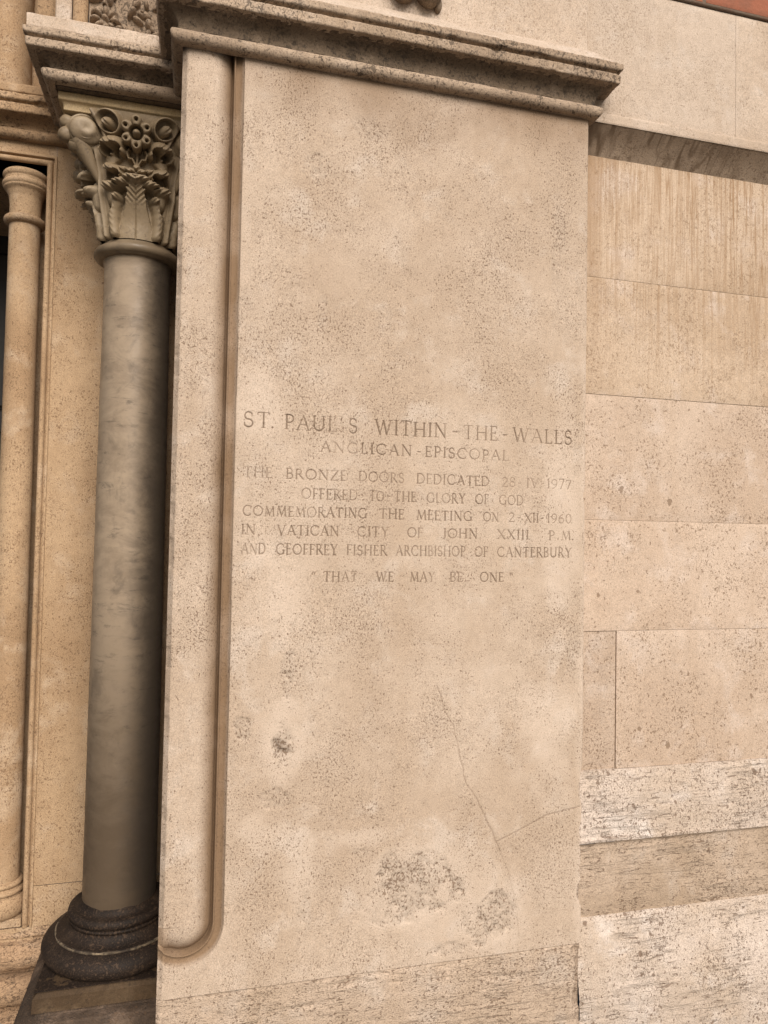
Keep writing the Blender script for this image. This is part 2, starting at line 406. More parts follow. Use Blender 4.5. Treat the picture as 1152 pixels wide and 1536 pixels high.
# ================================================================ inscribed pilaster
TEXT = [
  (1.8846, 0.0331, [('ST', 0.1516, 0.2104), ('.', 0.2135, 0.2179), ('PAUL', 0.2433, 0.3623), ("'", 0.3702, 0.3764), ('S', 0.3905, 0.411), ('WITHIN', 0.4523, 0.6293), ('-', 0.6429, 0.6582), ('THE', 0.6718, 0.7598), ('-', 0.7721, 0.7879), ('WALLS', 0.8003, 0.9612)]),
  (1.8369, 0.0240, [('ANGLICAN', 0.3263, 0.543), ('-', 0.5553, 0.5669), ('EPISCOPAL', 0.5768, 0.7902)]),
  (1.7729, 0.0225, [('THE', 0.1544, 0.2175), ('BRONZE', 0.2489, 0.388), ('DOORS', 0.4164, 0.5253), ('DEDICATED', 0.5565, 0.7405), ('28', 0.7737, 0.8089), ('-', 0.816, 0.8231), ('IV', 0.8391, 0.8713), ('-', 0.8786, 0.8858), ('1977', 0.893, 0.9607)]),
  (1.7287, 0.0228, [('OFFERED', 0.2845, 0.4141), ('TO', 0.4426, 0.4777), ('THE', 0.5019, 0.5556), ('GLORY', 0.582, 0.6793), ('OF', 0.705, 0.7395), ('GOD', 0.7673, 0.8307)]),
  (1.6874, 0.0220, [('COMMEMORATING', 0.155, 0.4369), ('THE', 0.4673, 0.5269), ('MEETING', 0.558, 0.697), ('ON', 0.7263, 0.7662), ('2', 0.7924, 0.8083), ('-', 0.8171, 0.8242), ('XII', 0.8349, 0.8724), ('-', 0.8778, 0.885), ('1960', 0.8941, 0.9616)]),
  (1.6455, 0.0220, [('IN', 0.1531, 0.1836), ('VATICAN', 0.2323, 0.372), ('CITY', 0.4158, 0.4905), ('OF', 0.5358, 0.5735), ('JOHN', 0.6233, 0.7114), ('XXIII', 0.7633, 0.8461), ('P', 0.9, 0.9164), ('.', 0.9236, 0.9273), ('M', 0.9346, 0.9603), ('.', 0.964, 0.9677)]),
  (1.6020, 0.0230, [('AND', 0.1542, 0.2067), ('GEOFFREY', 0.2304, 0.3698), ('FISHER', 0.3916, 0.4865), ('ARCHBISHOP', 0.5091, 0.6813), ('OF', 0.7052, 0.7396), ('CANTERBURY', 0.7639, 0.9626)]),
  (1.5416, 0.0218, [('“', 0.3098, 0.322), ('THAT', 0.3388, 0.4179), ('WE', 0.4621, 0.5037), ('MAY', 0.5442, 0.6051), ('BE', 0.6435, 0.6755), ('ONE', 0.7199, 0.7805), ('”', 0.7927, 0.8085)]),
]
def A_(cx, cy, rx, ry, a0, a1, n=14):
    return [(cx+rx*math.cos(math.radians(a0+(a1-a0)*i/n)), cy+ry*math.sin(math.radians(a0+(a1-a0)*i/n))) for i in range(n+1)]
K, N_ = .95, 0.66      # thick and thin strokes of a roman capital
def sf(x, y, w=.11): return (N_*.85, [(x-w, y), (x+w, y)])
GL = {   # glyph: width, strokes (weight, polyline) in units of the cap height
 'A': (.78, [(N_, [(.06, 0), (.39, 1)]), (K, [(.39, 1), (.72, 0)]), (N_, [(.18, .36), (.60, .36)]), sf(.06, 0), sf(.72, 0)]),
 'B': (.58, [(K, [(.10, 0), (.10, 1)]), (K*.8, [(.1, 1), (.28, 1)]+A_(.28, .76, .20, .24, 90, -90)+[(.1, .52)]), (K*.85, [(.28, .52)]+A_(.28, .26, .25, .26, 90, -90)+[(.1, 0)]), sf(.05, 0, .06), sf(.05, 1, .06)]),
 'C': (.82, [(K*.85, A_(.46, .5, .42, .5, 52, 308, 22)), (N_, [(.72, .90), (.74, .70)]), (N_, [(.72, .1), (.75, .24)])]),
 'D': (.80, [(K, [(.10, 0), (.10, 1)]), (K*.85, [(.1, 1), (.3, 1)]+A_(.3, .5, .44, .5, 90, -90, 18)+[(.1, 0)]), sf(.05, 0, .06), sf(.05, 1, .06)]),
 'E': (.52, [(K, [(.10, 0), (.10, 1)]), (N_, [(.02, 1), (.46, 1), (.46, .88)]), (N_, [(.1, .52), (.38, .52), (.38, .58), (.38, .46)]), (N_, [(.02, 0), (.49, 0), (.51, .14)])]),
 'F': (.50, [(K, [(.10, 0), (.10, 1)]), (N_, [(.02, 1), (.46, 1), (.46, .88)]), (N_, [(.1, .52), (.38, .52), (.38, .58), (.38, .46)]), sf(.10, 0)]),
 'G': (.86, [(K*.85, A_(.46, .5, .42, .5, 52, 320, 22)), (N_, [(.72, .90), (.74, .72)]), (K, [(.77, .05), (.77, .40)]), sf(.76, .41, .10)]),
 'H': (.82, [(K, [(.12, 0), (.12, 1)]), (K, [(.70, 0), (.70, 1)]), (N_, [(.12, .52), (.70, .52)]), sf(.12, 0), sf(.12, 1), sf(.70, 0), sf(.70, 1)]),
 'I': (.24, [(K, [(.12, 0), (.12, 1)]), sf(.12, 0), sf(.12, 1)]),
 'J': (.34, [(K, [(.22, 1), (.22, .12)]+A_(.10, .08, .12, .16, 10, -120, 8)), sf(.22, 1)]),
 'L': (.54, [(K, [(.12, 0), (.12, 1)]), (N_, [(.02, 0), (.50, 0), (.52, .15)]), sf(.12, 1)]),
 'M': (.98, [(N_, [(.10, 0), (.18, 1)]), (K, [(.18, 1), (.48, .08)]), (N_, [(.48, .08), (.80, 1)]), (K, [(.80, 1), (.88, 0)]), sf(.10, 0), sf(.88, 0)]),
 'N': (.84, [(N_, [(.12, 0), (.12, 1)]), (K, [(.12, 1), (.72, 0)]), (N_, [(.72, 0), (.72, 1)]), sf(.12, 0), sf(.08, 1, .08), sf(.72, 1)]),
 'O': (.92, [(K*.85, A_(.46, .5, .42, .5, 0, 360, 28))]),
 'P': (.56, [(K, [(.12, 0), (.12, 1)]), (K*.8, [(.12, 1), (.28, 1)]+A_(.28, .73, .23, .27, 90, -90)+[(.12, .46)]), sf(.12, 0), sf(.06, 1, .06)]),
 'R': (.68, [(K, [(.12, 0), (.12, 1)]), (K*.8, [(.12, 1), (.28, 1)]+A_(.28, .75, .21, .25, 90, -90)+[(.12, .50)]), (K, [(.30, .50), (.64, .02), (.70, 0)]), sf(.12, 0), sf(.06, 1, .06)]),
 'S': (.54, [(K*.9, A_(.27, .75, .20, .25, 30, 250, 14)+A_(.27, .25, .22, .26, 75, -150, 14)), (N_, [(.45, .92), (.45, .75)]), (N_, [(.06, .08), (.06, .26)])]),
 'T': (.70, [(K, [(.35, 0), (.35, 1)]), (N_, [(.03, .86), (.05, 1), (.65, 1), (.67, .86)]), sf(.35, 0)]),
 'U': (.80, [(K, [(.12, 1), (.12, .32)]+A_(.40, .32, .28, .32, 180, 360, 14)+[(.68, 1)]), sf(.12, 1), sf(.68, 1)]),
 'V': (.78, [(K, [(.08, 1), (.39, 0)]), (N_, [(.39, 0), (.70, 1)]), sf(.08, 1), sf(.70, 1)]),
 'W': (1.12, [(K, [(.08, 1), (.34, 0)]), (N_, [(.34, 0), (.56, .95)]), (K, [(.56, .95), (.78, 0)]), (N_, [(.78, 0), (1.04, 1)]), sf(.08, 1), sf(1.04, 1), sf(.56, .97, .07)]),
 'X': (.76, [(K, [(.08, 1), (.68, 0)]), (N_, [(.08, 0), (.68, 1)]), sf(.08, 1), sf(.68, 1), sf(.08, 0), sf(.68, 0)]),
 'Y': (.72, [(K, [(.08, 1), (.36, .48)]), (N_, [(.36, .48), (.64, 1)]), (K, [(.36, .48), (.36, 0)]), sf(.08, 1), sf(.64, 1), sf(.36, 0)]),
 'Z': (.68, [(N_, [(.06, .86), (.07, 1), (.62, 1)]), (K, [(.62, 1), (.05, 0)]), (N_, [(.05, 0), (.62, 0), (.64, .15)])]),
 '0': (.62, [(K*.8, A_(.31, .5, .27, .5, 0, 360, 24))]),
 '1': (.34, [(K, [(.2, 0), (.2, 1)]), (N_, [(.2, 1), (.05, .84)]), sf(.2, 0)]),
 '2': (.56, [(K*.8, A_(.27, .74, .22, .26, 160, -35, 12)+[(.05, 0)]), (K*.8, [(.05, 0), (.52, 0), (.53, .1)])]),
 '6': (.60, [(K*.8, A_(.30, .30, .25, .30, 0, 360, 18)), (K*.8, [(.05, .34), (.12, .70), (.30, .92), (.48, 1)])]),
 '7': (.54, [(K*.8, [(.05, .88), (.05, 1), (.50, 1)]), (K, [(.50, 1), (.18, 0)])]),
 '8': (.56, [(K*.8, A_(.28, .76, .19, .24, 0, 360, 16)), (K*.8, A_(.28, .26, .24, .26, 0, 360, 16))]),
 '9': (.60, [(K*.8, A_(.30, .70, .25, .30, 0, 360, 18)), (K*.8, [(.55, .66), (.48, .30), (.30, .08), (.12, 0)])]),
 '-': (.34, [(K*.8, [(.05, .45), (.29, .45)])]),
 '.': (.10, [(K*1.2, [(.05, .04), (.05, .05)])]),
 "'": (.16, [(K, [(.10, 1), (.06, .78)])]),
 '“': (.40, [(K*.8, [(.16, 1), (.08, .74)]), (K*.8, [(.34, 1), (.26, .74)])]),
 '”': (.40, [(K*.8, [(.10, 1), (.14, .74)]), (K*.8, [(.28, 1), (.32, .74)])]),
}
def seg_dist(X, Z, pts):
    d = np.full(X.shape, 1e9)
    for (x0, z0), (x1, z1) in zip(pts[:-1], pts[1:]):
        dx, dz = x1-x0, z1-z0; l = dx*dx+dz*dz+1e-12
        t = np.clip(((X-x0)*dx+(Z-z0)*dz)/l, 0, 1)
        d = np.minimum(d, np.hypot(X-x0-t*dx, Z-z0-t*dz))
    return d
def engrave(xs, zs):
    """depth of the V-cut letters on the grid xs, zs"""
    D = np.zeros((len(zs), len(xs)))
    rng = np.random.RandomState(4)
    for zb, h, words in TEXT:
        for w, x0, x1 in words:
            adv = [GL[c][0] for c in w]; gap = .16
            tot = sum(adv)+gap*(len(w)-1)*1.0
            sx = (x1-x0)/tot; sx_g = min(sx, h*1.25)             # letters keep their set width, the rest is spacing
            space = (x1-x0-sx_g*sum(adv))/max(1, len(w)-1) if len(w) > 1 else 0
            x = x0 if len(w) > 1 else (x0+x1)/2-sx_g*adv[0]/2
            for c, a in zip(w, adv):
                jz = rng.uniform(-.02, .02)*h; hh = h*rng.uniform(.97, 1.03)
                i0, i1 = np.searchsorted(xs, [x-.008, x+a*sx_g+.008]); j0, j1 = np.searchsorted(zs, [zb-.008, zb+h+.008])
                X, Z = np.meshgrid(xs[i0:i1], zs[j0:j1])
                for wt, pts in GL[c][1]:
                    hw = wt*(.0013+.034*h)
                    q = [(x+px*sx_g, zb+jz+pz*hh) for px, pz in pts]
                    d = np.clip((hw-seg_dist(X, Z, q))*1.35, 0, .0026)
                    D[j0:j1, i0:i1] = np.maximum(D[j0:j1, i0:i1], d)
                x += a*sx_g+space
    return D
CRACKS = [[(0.514, 1.53), (0.541, 1.475), (0.588, 1.366), (0.614, 1.295), (0.657, 1.199), (0.679, 1.12), (0.693, 1.064), (0.732, 0.999), (0.772, 0.921), (0.799, 0.859), (0.826, 0.761), (0.832, 0.69)],
          [(0.772, 0.921), (0.832, 0.943), (0.903, 0.974), (0.993, 0.987)]]
PATCH = [(.562, .833, .115, .075, .95), (.763, .735, .065, .070, .95), (.264, 1.186, .026, .055, 1.45), (.164, 1.216, .020, .028, .8), (.263, 1.344, .018, .045, .55),
         (.323, 2.14, .018, .06, .45), (.411, 2.60, .06, .04, .30), (.303, 2.495, .03, .05, .35), (.915, 2.36, .025, .12, .35), (.444, .923, .035, .018, .45), (.31, .80, .02, .08, .35),
         (.64, .68, .06, .02, .6), (.145, 2.16, .02, .05, .4), (.97, 1.36, .02, .06, .4), (.24, 1.06, .03, .02, .45)]
PALEP = [(.562, .833, .16, .115), (.763, .735, .10, .10), (.264, 1.19, .055, .09), (.22, .98, .07, .05), (.30, .90, .05, .10), (.20, 1.95, .06, .10), (.24, 1.50, .08, .12), (.44, .96, .09, .03), (.90, 1.15, .09, .16), (.93, 1.70, .05, .3), (.20, 1.62, .05, .06)]
def roll_profile(x, z):
    """depth of the quirked roll on the left arris, with its rounded stop at the bottom"""
    xc, z0 = .050, .803
    r = np.where(z < z0, np.hypot(x-xc, z-z0), np.abs(x-xc)); right = (x > xc) | (z < z0)
    t = r
    d = np.zeros_like(x)
    roll = .036*(1-np.sqrt(np.clip(1-(t/.0605)**2, 0, 1)))
    roll_l = .004*(t/.05)**2
    d = np.where(t < .0585, np.where(right, roll, roll_l), 0)
    g1 = .0285*np.clip(1-((t-.0585)/.006)**2, 0, 1)**.5+.003
    d = np.where((t >= .0585) & (t < .0625) & right, np.maximum(g1, .014), d)
    d = np.where((t >= .0625) & (t < .0665) & right, .0035+.0012*np.abs(t-.0645)/.002, d)
    k = np.clip((t-.0665)/.0185, 0, 1); g2 = .0125*np.sqrt(np.clip(1-k**2, 0, 1))
    d = np.where((t >= .0665) & (t < .085) & right, np.maximum(g2, 0), d)
    # soften where the stop turns into the left edge
    fade = np.where((z < z0) & (x < .03), sstep(-.004, .03, x), 1.0)
    return d*fade
def face_data(xs, zs, text=False):
    X, Z = np.meshgrid(xs, zs)
    D = roll_profile(X, Z)
    on_roll = np.where(Z < .803, np.hypot(X-.05, Z-.803), X-.05) < .086
    D = D+np.clip(.011-X, 0, 1)*np.where(Z < .73, .6, 1.0)                    # chamfered left arris
    D = D+.003*sstep(.994, 1.0, X)**2
    wob = fbm(X*4, Z*4, 1.7, 4)
    D = D+.0016*wob+.0006*fbm(X*30, Z*30, 4.2, 4)
    w1 = fbm(X*22, Z*22, 8.1, 5); w2 = fbm(X*9, Z*9, 3.3, 4); w3 = fbm(X*60, Z*60, 6.1, 3)
    rough = np.zeros_like(X); pale = np.zeros_like(X)
    for cx, cz, rx, rz, a in PATCH:
        e = np.hypot((X-cx)/rx, (Z-cz)/rz)+.75*w1+.3*w2
        rough = np.maximum(rough, a*sstep(1.10, .60, e)*(.55+.6*np.clip(.5+1.6*w3, 0, 1)))
    for cx, cz, rx, rz in PALEP:
        e = np.hypot((X-cx)/rx, (Z-cz)/rz)+.7*w2+.35*w1
        pale = np.maximum(pale, sstep(1.25, .45, e))
    pale = np.maximum(pale, .9*sstep(.972, .998, X+.012*w2)*sstep(2.35, 2.0, Z+.3*w2))
    pale = pale*(1-rough)
    rr = np.where(on_roll, 0, rough)
    D = D+rr*(.0024+.0055*np.clip(fbm(X*75, Z*75, 2.2, 3)+.1, -.2, 1))
    cut = .55*np.clip(rough-.75, 0, 1)*(X < .35); och = np.zeros_like(X)
    for c in CRACKS:
        jx = .006*fbm(X*25, Z*25, 6.6, 3); d = seg_dist(X+jx, Z+jx*.6, c)
        k = np.clip(1-d/.0019, 0, 1)*np.where(Z > 1.3, .12, np.where(Z < .90, .35, .85))
        cut = np.maximum(cut, k); D = D+.0015*k
    # brown staining in the quirk and under the cornice; roll's shading painted in too
    rr_ = np.where(Z < .803, np.hypot(X-.05, Z-.803), X-.05)
    och = np.maximum(och, np.clip(sstep(.022, .060, rr_)*sstep(.089, .077, rr_)*(1.25+.8*w2), 0, 1.25))
    och = np.maximum(och, np.where(X > .13, sstep(2.54, 2.72, Z+.10*w2-.02*(X > .8)), 0)*np.clip(.75+1.2*fbm(X*7, Z*3, 5.5, 3), 0, 1))
    och = np.clip(och, 0, 1.25)
    # broken right arris
    ch = 0; w4 = fbm(X*34, Z*17, 5.9, 5)
    for zc, hz, wx in ((.815, .095, .020), (.70, .04, .008), (1.03, .05, .008), (1.72, .05, .008), (.93, .05, .006)):
        ch = np.maximum(ch, sstep(.0, .16, w4*1.5+.55-.75*(1.0-X)/wx-.8*np.abs(Z-zc)/hz))
    D = D+.012*ch; rough = np.maximum(rough, ch*1.2); cut = np.maximum(cut, .35*ch)
    # chips on the left arris
    cl = sstep(.05, .3, fbm(Z*26, 3.0+0*X, 1.0, 4))*sstep(.016, .003, X); D = D+.004*cl
    # chips on the quirk's thin fillet
    if text:
        e = engrave(xs, zs); ero = np.clip(.84+1.1*fbm(X*13, Z*13, 7.7, 4), .50, 1.0)
        e = e*ero; D = D+e; cut = np.maximum(cut, np.clip(e/.0013, 0, 1))
    P = np.stack([X, D, Z], -1)
    return P, dict(cut=cut, rough=rough, pale=pale, ochre=och)
def face_obj(name, x0, x1, z0, z1, dx, dz, parent, text=False, label=None):
    xs = np.linspace(x0, x1, max(2, int(round((x1-x0)/dx))+1)); zs = np.linspace(z0, z1, max(2, int(round((z1-z0)/dz))+1))
    if name == 'roll_moulding': zs = np.concatenate([np.arange(z0, .84, .0009), np.linspace(.84, z1, 640)])
    P, at = face_data(xs, zs, text)
    return obj(name, P.reshape(-1, 3), grid_faces(len(zs), len(xs)), M_face, parent, True, at, label=label), P

pil = thing('pilaster', 'broad flat travertine pilaster carved with the eight-line dedication', 'pilaster', (.5, 0, 0))
ZB, ZT = .655, 2.742
xs = np.linspace(.134, 1.0, 434)
P1, a1 = face_data(xs, np.linspace(ZB, 1.50, 424)); P2, a2 = face_data(xs, np.linspace(1.955, ZT, 330))
n1 = P1.shape[0]*P1.shape[1]
zmid = np.linspace(1.50, 1.955, 200); Pm, _ = face_data(np.array([.998, 1.0]), zmid)
edge = np.concatenate([P1[:, -1], Pm[1:-1, 1], P2[:, -1]]); eb = edge.copy(); eb[:, 1] = .17
sides = np.stack([edge, eb], 1)
ne = len(edge); sides = sides.reshape(-1, 3)
V = np.concatenate([P1.reshape(-1, 3), P2.reshape(-1, 3), sides]); n2 = len(V)-2*ne
F = np.concatenate([grid_faces(*P1.shape[:2]), grid_faces(*P2.shape[:2], off=n1), grid_faces(ne, 2, off=n2)])
att = {k: np.concatenate([a1[k].ravel(), a2[k].ravel(), np.zeros(2*ne)]) for k in a1}
obj('shaft', V, F, M_face, pil, True, att, sharp=60)
ro, Pr = face_obj('roll_moulding', 0, .134, ZB, ZT, .0009, .003, pil)
fl = Pr[:, 0].copy(); fb = fl.copy(); fb[:, 1] = .53
b = MB().grid(np.stack([fb, fl], 1)); b.build('flank', M_face, pil, label='unlit side face turned towards the column')
face_obj('inscription', .134, 1.0, 1.50, 1.955, .00105, .00105, pil, text=True, label='eight lines of shallow cut roman capitals')

# base course of bedded travertine under the shaft
xs = np.linspace(0, 1, 334); zs = np.concatenate([np.linspace(0, .40, 12)[:-1], np.linspace(.40, ZB, 100)])
X, Z = np.meshgrid(xs, zs)
jz = .004*fbm(X*6, 0*Z, 2.2, 4)
D = .002*fbm(X*5, Z*9, 3.1, 4)+.0012*fbm(X*18, Z*90, 1.1, 4)+.006*sstep(ZB-.004, ZB, Z)+np.clip(.006-X, 0, 1)*.8
w1 = fbm(X*22, Z*22, 8.1, 5)
ch = np.maximum(sstep(1.05, .55, np.hypot((1.0-X)/.024, (Z-.57)/.11)+.9*w1), 0)
D = D+.014*ch+.004*sstep(.15, .5, fbm(X*9, Z*60, 4.4, 4))*sstep(.50, .64, Z)
Pb = np.stack([X, D, Z+jz*sstep(.5, ZB, Z)], -1)
b = MB().grid(Pb); f = Pb[:, -1].copy(); g = f.copy(); g[:, 1] = .17; b.grid(np.stack([f, g], 1)); f = Pb[:, 0].copy(); g = f.copy(); g[:, 1] = .53; b.grid(np.stack([g, f], 1))
o = b.build('base_course', M_course, pil, sharp=60)
at = o.data.attributes.new('cut', 'FLOAT', 'POINT'); at.data.foreach_set('value', np.concatenate([(.5*ch+.5*sstep(ZB-.006, ZB-.001, Z)*np.clip(.5+1.5*fbm(X*14, 0*Z, .3, 3), 0, 1)).ravel(), np.zeros(4*len(zs))]).astype(np.float32))

# moulded capital band of the pilaster (cornice): cavetto > bead, corona, weathering
def entablature(parent, face, path, zc=2.752, hc=.036, mats=None, weather=None, hs=1.0):
    mb, mc, mw = mats
    cav = [(.0, zc-.006), (.010, zc-.005), (.010, zc)]+[(.010+.030*(1-math.cos(t)), zc+hc*math.sin(t)) for t in np.linspace(0, math.pi/2, 12)]+[(.046, zc+hc+.0015)]
    root = sweep_obj('cornice', cav, path, mb, parent, amp=.0010)
    bead = [(0, zc-.033)]+arc(.011, zc-.0185, .0148, -95, 95, 16)+[(0, zc-.003)]
    sweep_obj('bead', bead, path, mc, root, amp=.0012, fr=45)
    z = zc+hc
    cor = [(.036, 0), (.0535, .002), (.0555, .005), (.0555, .024), (.050, .026), (.049, .030), (.058, .033), (.0605, .036), (.0605, .050), (.054, .053), (.03, .0535)]
    cor = [(p, z+h*hs) for p, h in cor]
    sweep_obj('corona', cor, path, mc, root, amp=.0016, fr=60, chip=.006, tool=.0008, pstep=.003, seg=.004)
    if weather == 'slope':
        sweep_obj('weathering', [(.053, z+.053), (.050, z+.056), (.008, z+.106), (0.0, z+.112), (-.03, z+.112)], path, mw, root, amp=.0012)
    return root
entablature(pil, None, [(0, .53), (0, 0), (1, 0), (1, .17)], mats=(M_soot, M_corona, M_upper), weather='slope')
b = MB().box(.004, .995, .0, .53, 2.80, 3.7, .003)
b.build('upper_block', M_upper, pil, sharp=30)

# ================================================================ portal column
col = thing('column', 'grey marble column with leafy capital standing in the corner beside the pilaster', 'column', (-.112, .37, 0))
AX, AY = -.112, .37
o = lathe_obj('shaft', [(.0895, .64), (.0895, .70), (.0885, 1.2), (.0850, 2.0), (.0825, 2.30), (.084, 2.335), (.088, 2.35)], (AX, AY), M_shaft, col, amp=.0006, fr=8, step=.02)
lathe_obj('necking_ring', [(.080, 2.346), (.098, 2.348)]+arc(.097, 2.363, .013, -80, 80, 12)+[(.097, 2.378), (.092, 2.385), (.086, 2.392)], (AX, AY), M_ring, col, amp=.0008)
base = lathe_obj('base', [(.088, .722), (.092, .710), (.098, .704), (.106, .702)]+arc(.110, .690, .012, 90, -80, 12)+[(.118, .677), (.118, .671)]
     + [(.118+.026*(1-math.cos(t))*1.0, .671-.022*math.sin(t)) for t in np.linspace(0, math.pi/2, 8)]
     + [(.148, .648), (.150, .643)]+arc(.138, .614, .042, 72, -88, 18, .031)+[(.12, .582), (.05, .582)], (AX, AY), M_darkbase, col, amp=.0016, fr=35)
# pale worn arris on the base
lathe_obj('base_fillet', [(.1465, .6485), (.1505, .6465), (.1500, .6425)], (AX, AY), M_fillet, base, amp=.0012, fr=60)
def ped():
    prof = [(-.05, .592), (-.014, .591), (0, .578), (.001, .546), (-.006, .544), (-.006, .537), (.022, .534)]+arc(.020, .510, .022, 80, -70, 10)+[(.022, .484), (.022, .45), (.030, .44), (.030, 0)]
    return prof
sweep_obj('plinth', ped()[:5], [(-.278, .53), (-.278, .192), (-.001, .192)], M_plinth, col, amp=.0012, sharp=30)
sweep_obj('pedestal', ped()[4:], [(-.278, .53), (-.278, .192), (-.001, .192)], M_pedestal, col, amp=.0025, fr=45)
b = MB().box(-.276, -.002, .195, .53, .5905, .5915, .0003); b.build('plinth_top', M_darkbase, col, smooth=False)

# ---- carved capital: foliage raised on a bell that turns from round to square
NT_, NW_ = 840, 250
th = np.linspace(0, 2*np.pi, NT_, endpoint=False)[None, :]; w = np.linspace(0, 1, NW_)[:, None]
Z0, HC = 2.386, .300
hwid = .086+.048*w**1.6-.010*sstep(.35, .55, w)*sstep(.98, .80, w); nn = 2+3.2*w
rr = hwid/((np.abs(np.cos(th))**nn+np.abs(np.sin(th))**nn)**(1/nn))
a = ((th/(np.pi/2)+.5) % 1.0-.5)*2          # -1..1 across each face
Wl = .070+.050*w; AA = np.abs(a); Y = w*HC
H = np.zeros_like(AA+w)
def dome(ca, cw, rx, ry, h, p=.5, rot=0.0):
    global H
    dx = (AA-ca)*Wl; dy = Y-cw*HC
    if rot: c_, s_ = math.cos(rot), math.sin(rot); dx, dy = dx*c_+dy*s_, -dx*s_+dy*c_
    e = 1-(dx/rx)**2-(dy/ry)**2
    H = np.maximum(H, h*np.clip(e, 0, 1)**p)
def hole(ca, cw, r, dep, ry=None, rot=0.0):
    global H
    dx = (AA-ca)*Wl; dy = Y-cw*HC
    if rot: c_, s_ = math.cos(rot), math.sin(rot); dx, dy = dx*c_+dy*s_, -dx*s_+dy*c_
    e = np.sqrt((dx/r)**2+(dy/(ry or r))**2)
    H = H-dep*sstep(1.15, .55, e)
def line(pts, wid, h, sub=False):
    global H
    d = seg_dist((AA*Wl)+0*Y, Y+0*AA, [(pa*(.070+.050*pw), pw*HC) for pa, pw in pts])
    if sub: H = H-h*np.clip(1-(d/wid)**2, 0, 1)
    else: H = np.maximum(H, h*np.clip(1-(d/wid)**2, 0, 1)**.5)
# stalk on each corner with the corner leaf's smooth blades beside it
line([(1.0, .02), (1.0, .40), (1.0, .84)], .0065, .017)
H = np.maximum(H, .008*sstep(.66, .80, AA)*sstep(.06, .20, w)*sstep(.95, .80, w))
line([(.80, .14), (.78, .50), (.76, .86)], .0022, .004, True)
# central leaf: one broad smooth blade with a fine spine, flaring into the curled tip
lf = .60-.30*sstep(.02, .30, w)+.10*sstep(.30, .40, w)
H = np.maximum(H, sstep(lf+.06, lf-.05, AA)*sstep(.52, .47, w)*(.007+.026*sstep(.10, .48, w)))
line([(.0, .0), (.0, .46)], .0016, .0028, True)
dome(.36, .425, .024, .017, .046, .5, -.45); dome(.14, .480, .022, .016, .050); dome(0, .470, .018, .022, .052); dome(.12, .545, .015, .011, .040, .5, .4); dome(0, .575, .012, .013, .034)
line([(.02, .52), (.16, .525), (.34, .50)], .0028, .014, True); line([(.18, .40), (.34, .385), (.50, .41)], .003, .014, True)
hole(.36, .345, .0115, .048, .0150, .5)
# scroll leaves low on either side
line([(.66, .03), (.70, .12), (.66, .22), (.55, .30)], .0125, .019); dome(.50, .315, .0115, .0115, .030); dome(.74, .085, .016, .020, .014)
hole(.72, .255, .0065, .016, .012)
# upper leaf: stem with three bold curled lobes and drilled eyes
line([(.62, .30), (.70, .42), (.66, .60), (.58, .72)], .019, .017)
dome(.66, .405, .020, .017, .034, .5, .4); dome(.52, .545, .029, .017, .044, .5, .55); dome(.34, .560, .015, .010, .034, .5, -.1)
dome(.53, .735, .029, .024, .046, .5, -.3); dome(.36, .700, .011, .013, .034); dome(.74, .70, .012, .018, .030)
hole(.655, .700, .0105, .050, .0120); hole(.455, .700, .0105, .050, .0150, .5); hole(.690, .505, .0110, .048, .0125); hole(.50, .505, .0080, .044, .0140, .9); hole(.46, .610, .0045, .024, .012, 1.0)
# tendrils under the flower
line([(.05, .615), (.12, .655), (.22, .655), (.25, .70), (.20, .725)], .0042, .016); line([(.0, .60), (.02, .68), (.0, .75)], .003, .012)
# volutes: a hollow disc with a ball in it
dv = np.hypot((AA-.57)*Wl, Y-.905*HC)
H = np.maximum(H, .018*np.clip(1-((dv-.0235)/.0050)**2, 0, 1)**.5); H = np.where(dv < .0205, np.minimum(H, -.004), H)
dome(.60, .895, .0125, .0135, .026)
line([(.84, .98), (.76, .88), (.70, .78)], .006, .016)
# flower of six overlapping petals round a button
HF = np.zeros_like(H)
for k in range(6):
    t = math.pi/6+k*math.pi/3; dx = a*Wl-.023*math.cos(t); dy = Y-.835*HC-.024*math.sin(t)
    rx, ry = dx*math.cos(t)+dy*math.sin(t), -dx*math.sin(t)+dy*math.cos(t)
    e = np.sqrt((rx/.0165)**2+(ry/.0150)**2)
    HF = np.maximum(HF, (.034+.006*e)*np.clip(1-e**4, 0, 1)**.5)
H = np.maximum(H, HF)
for k in range(6):
    t = math.pi/6+k*math.pi/3
    H = H-.014*sstep(1.2, .4, np.hypot(a*Wl-.0265*math.cos(t), Y-.835*HC-.0275*math.sin(t))/.0038)
df = np.hypot(a*Wl, Y-.835*HC); H = np.where(df < .0150, np.minimum(H, .016), H); H = np.maximum(H, .042*np.clip(1-(df/.0120)**2, 0, 1)**.5)
# leaf ribs cut with the chisel on the raised lobes
H = H+np.where(H > .016, .0021*np.cos(2*np.pi*(AA*Wl*.75-Y*.65)/.0085)*sstep(.016, .026, H), 0)*(df > .05)
H = H+.0006*fbm(np.cos(th)*20, np.sin(th)*20, w*30, 3)
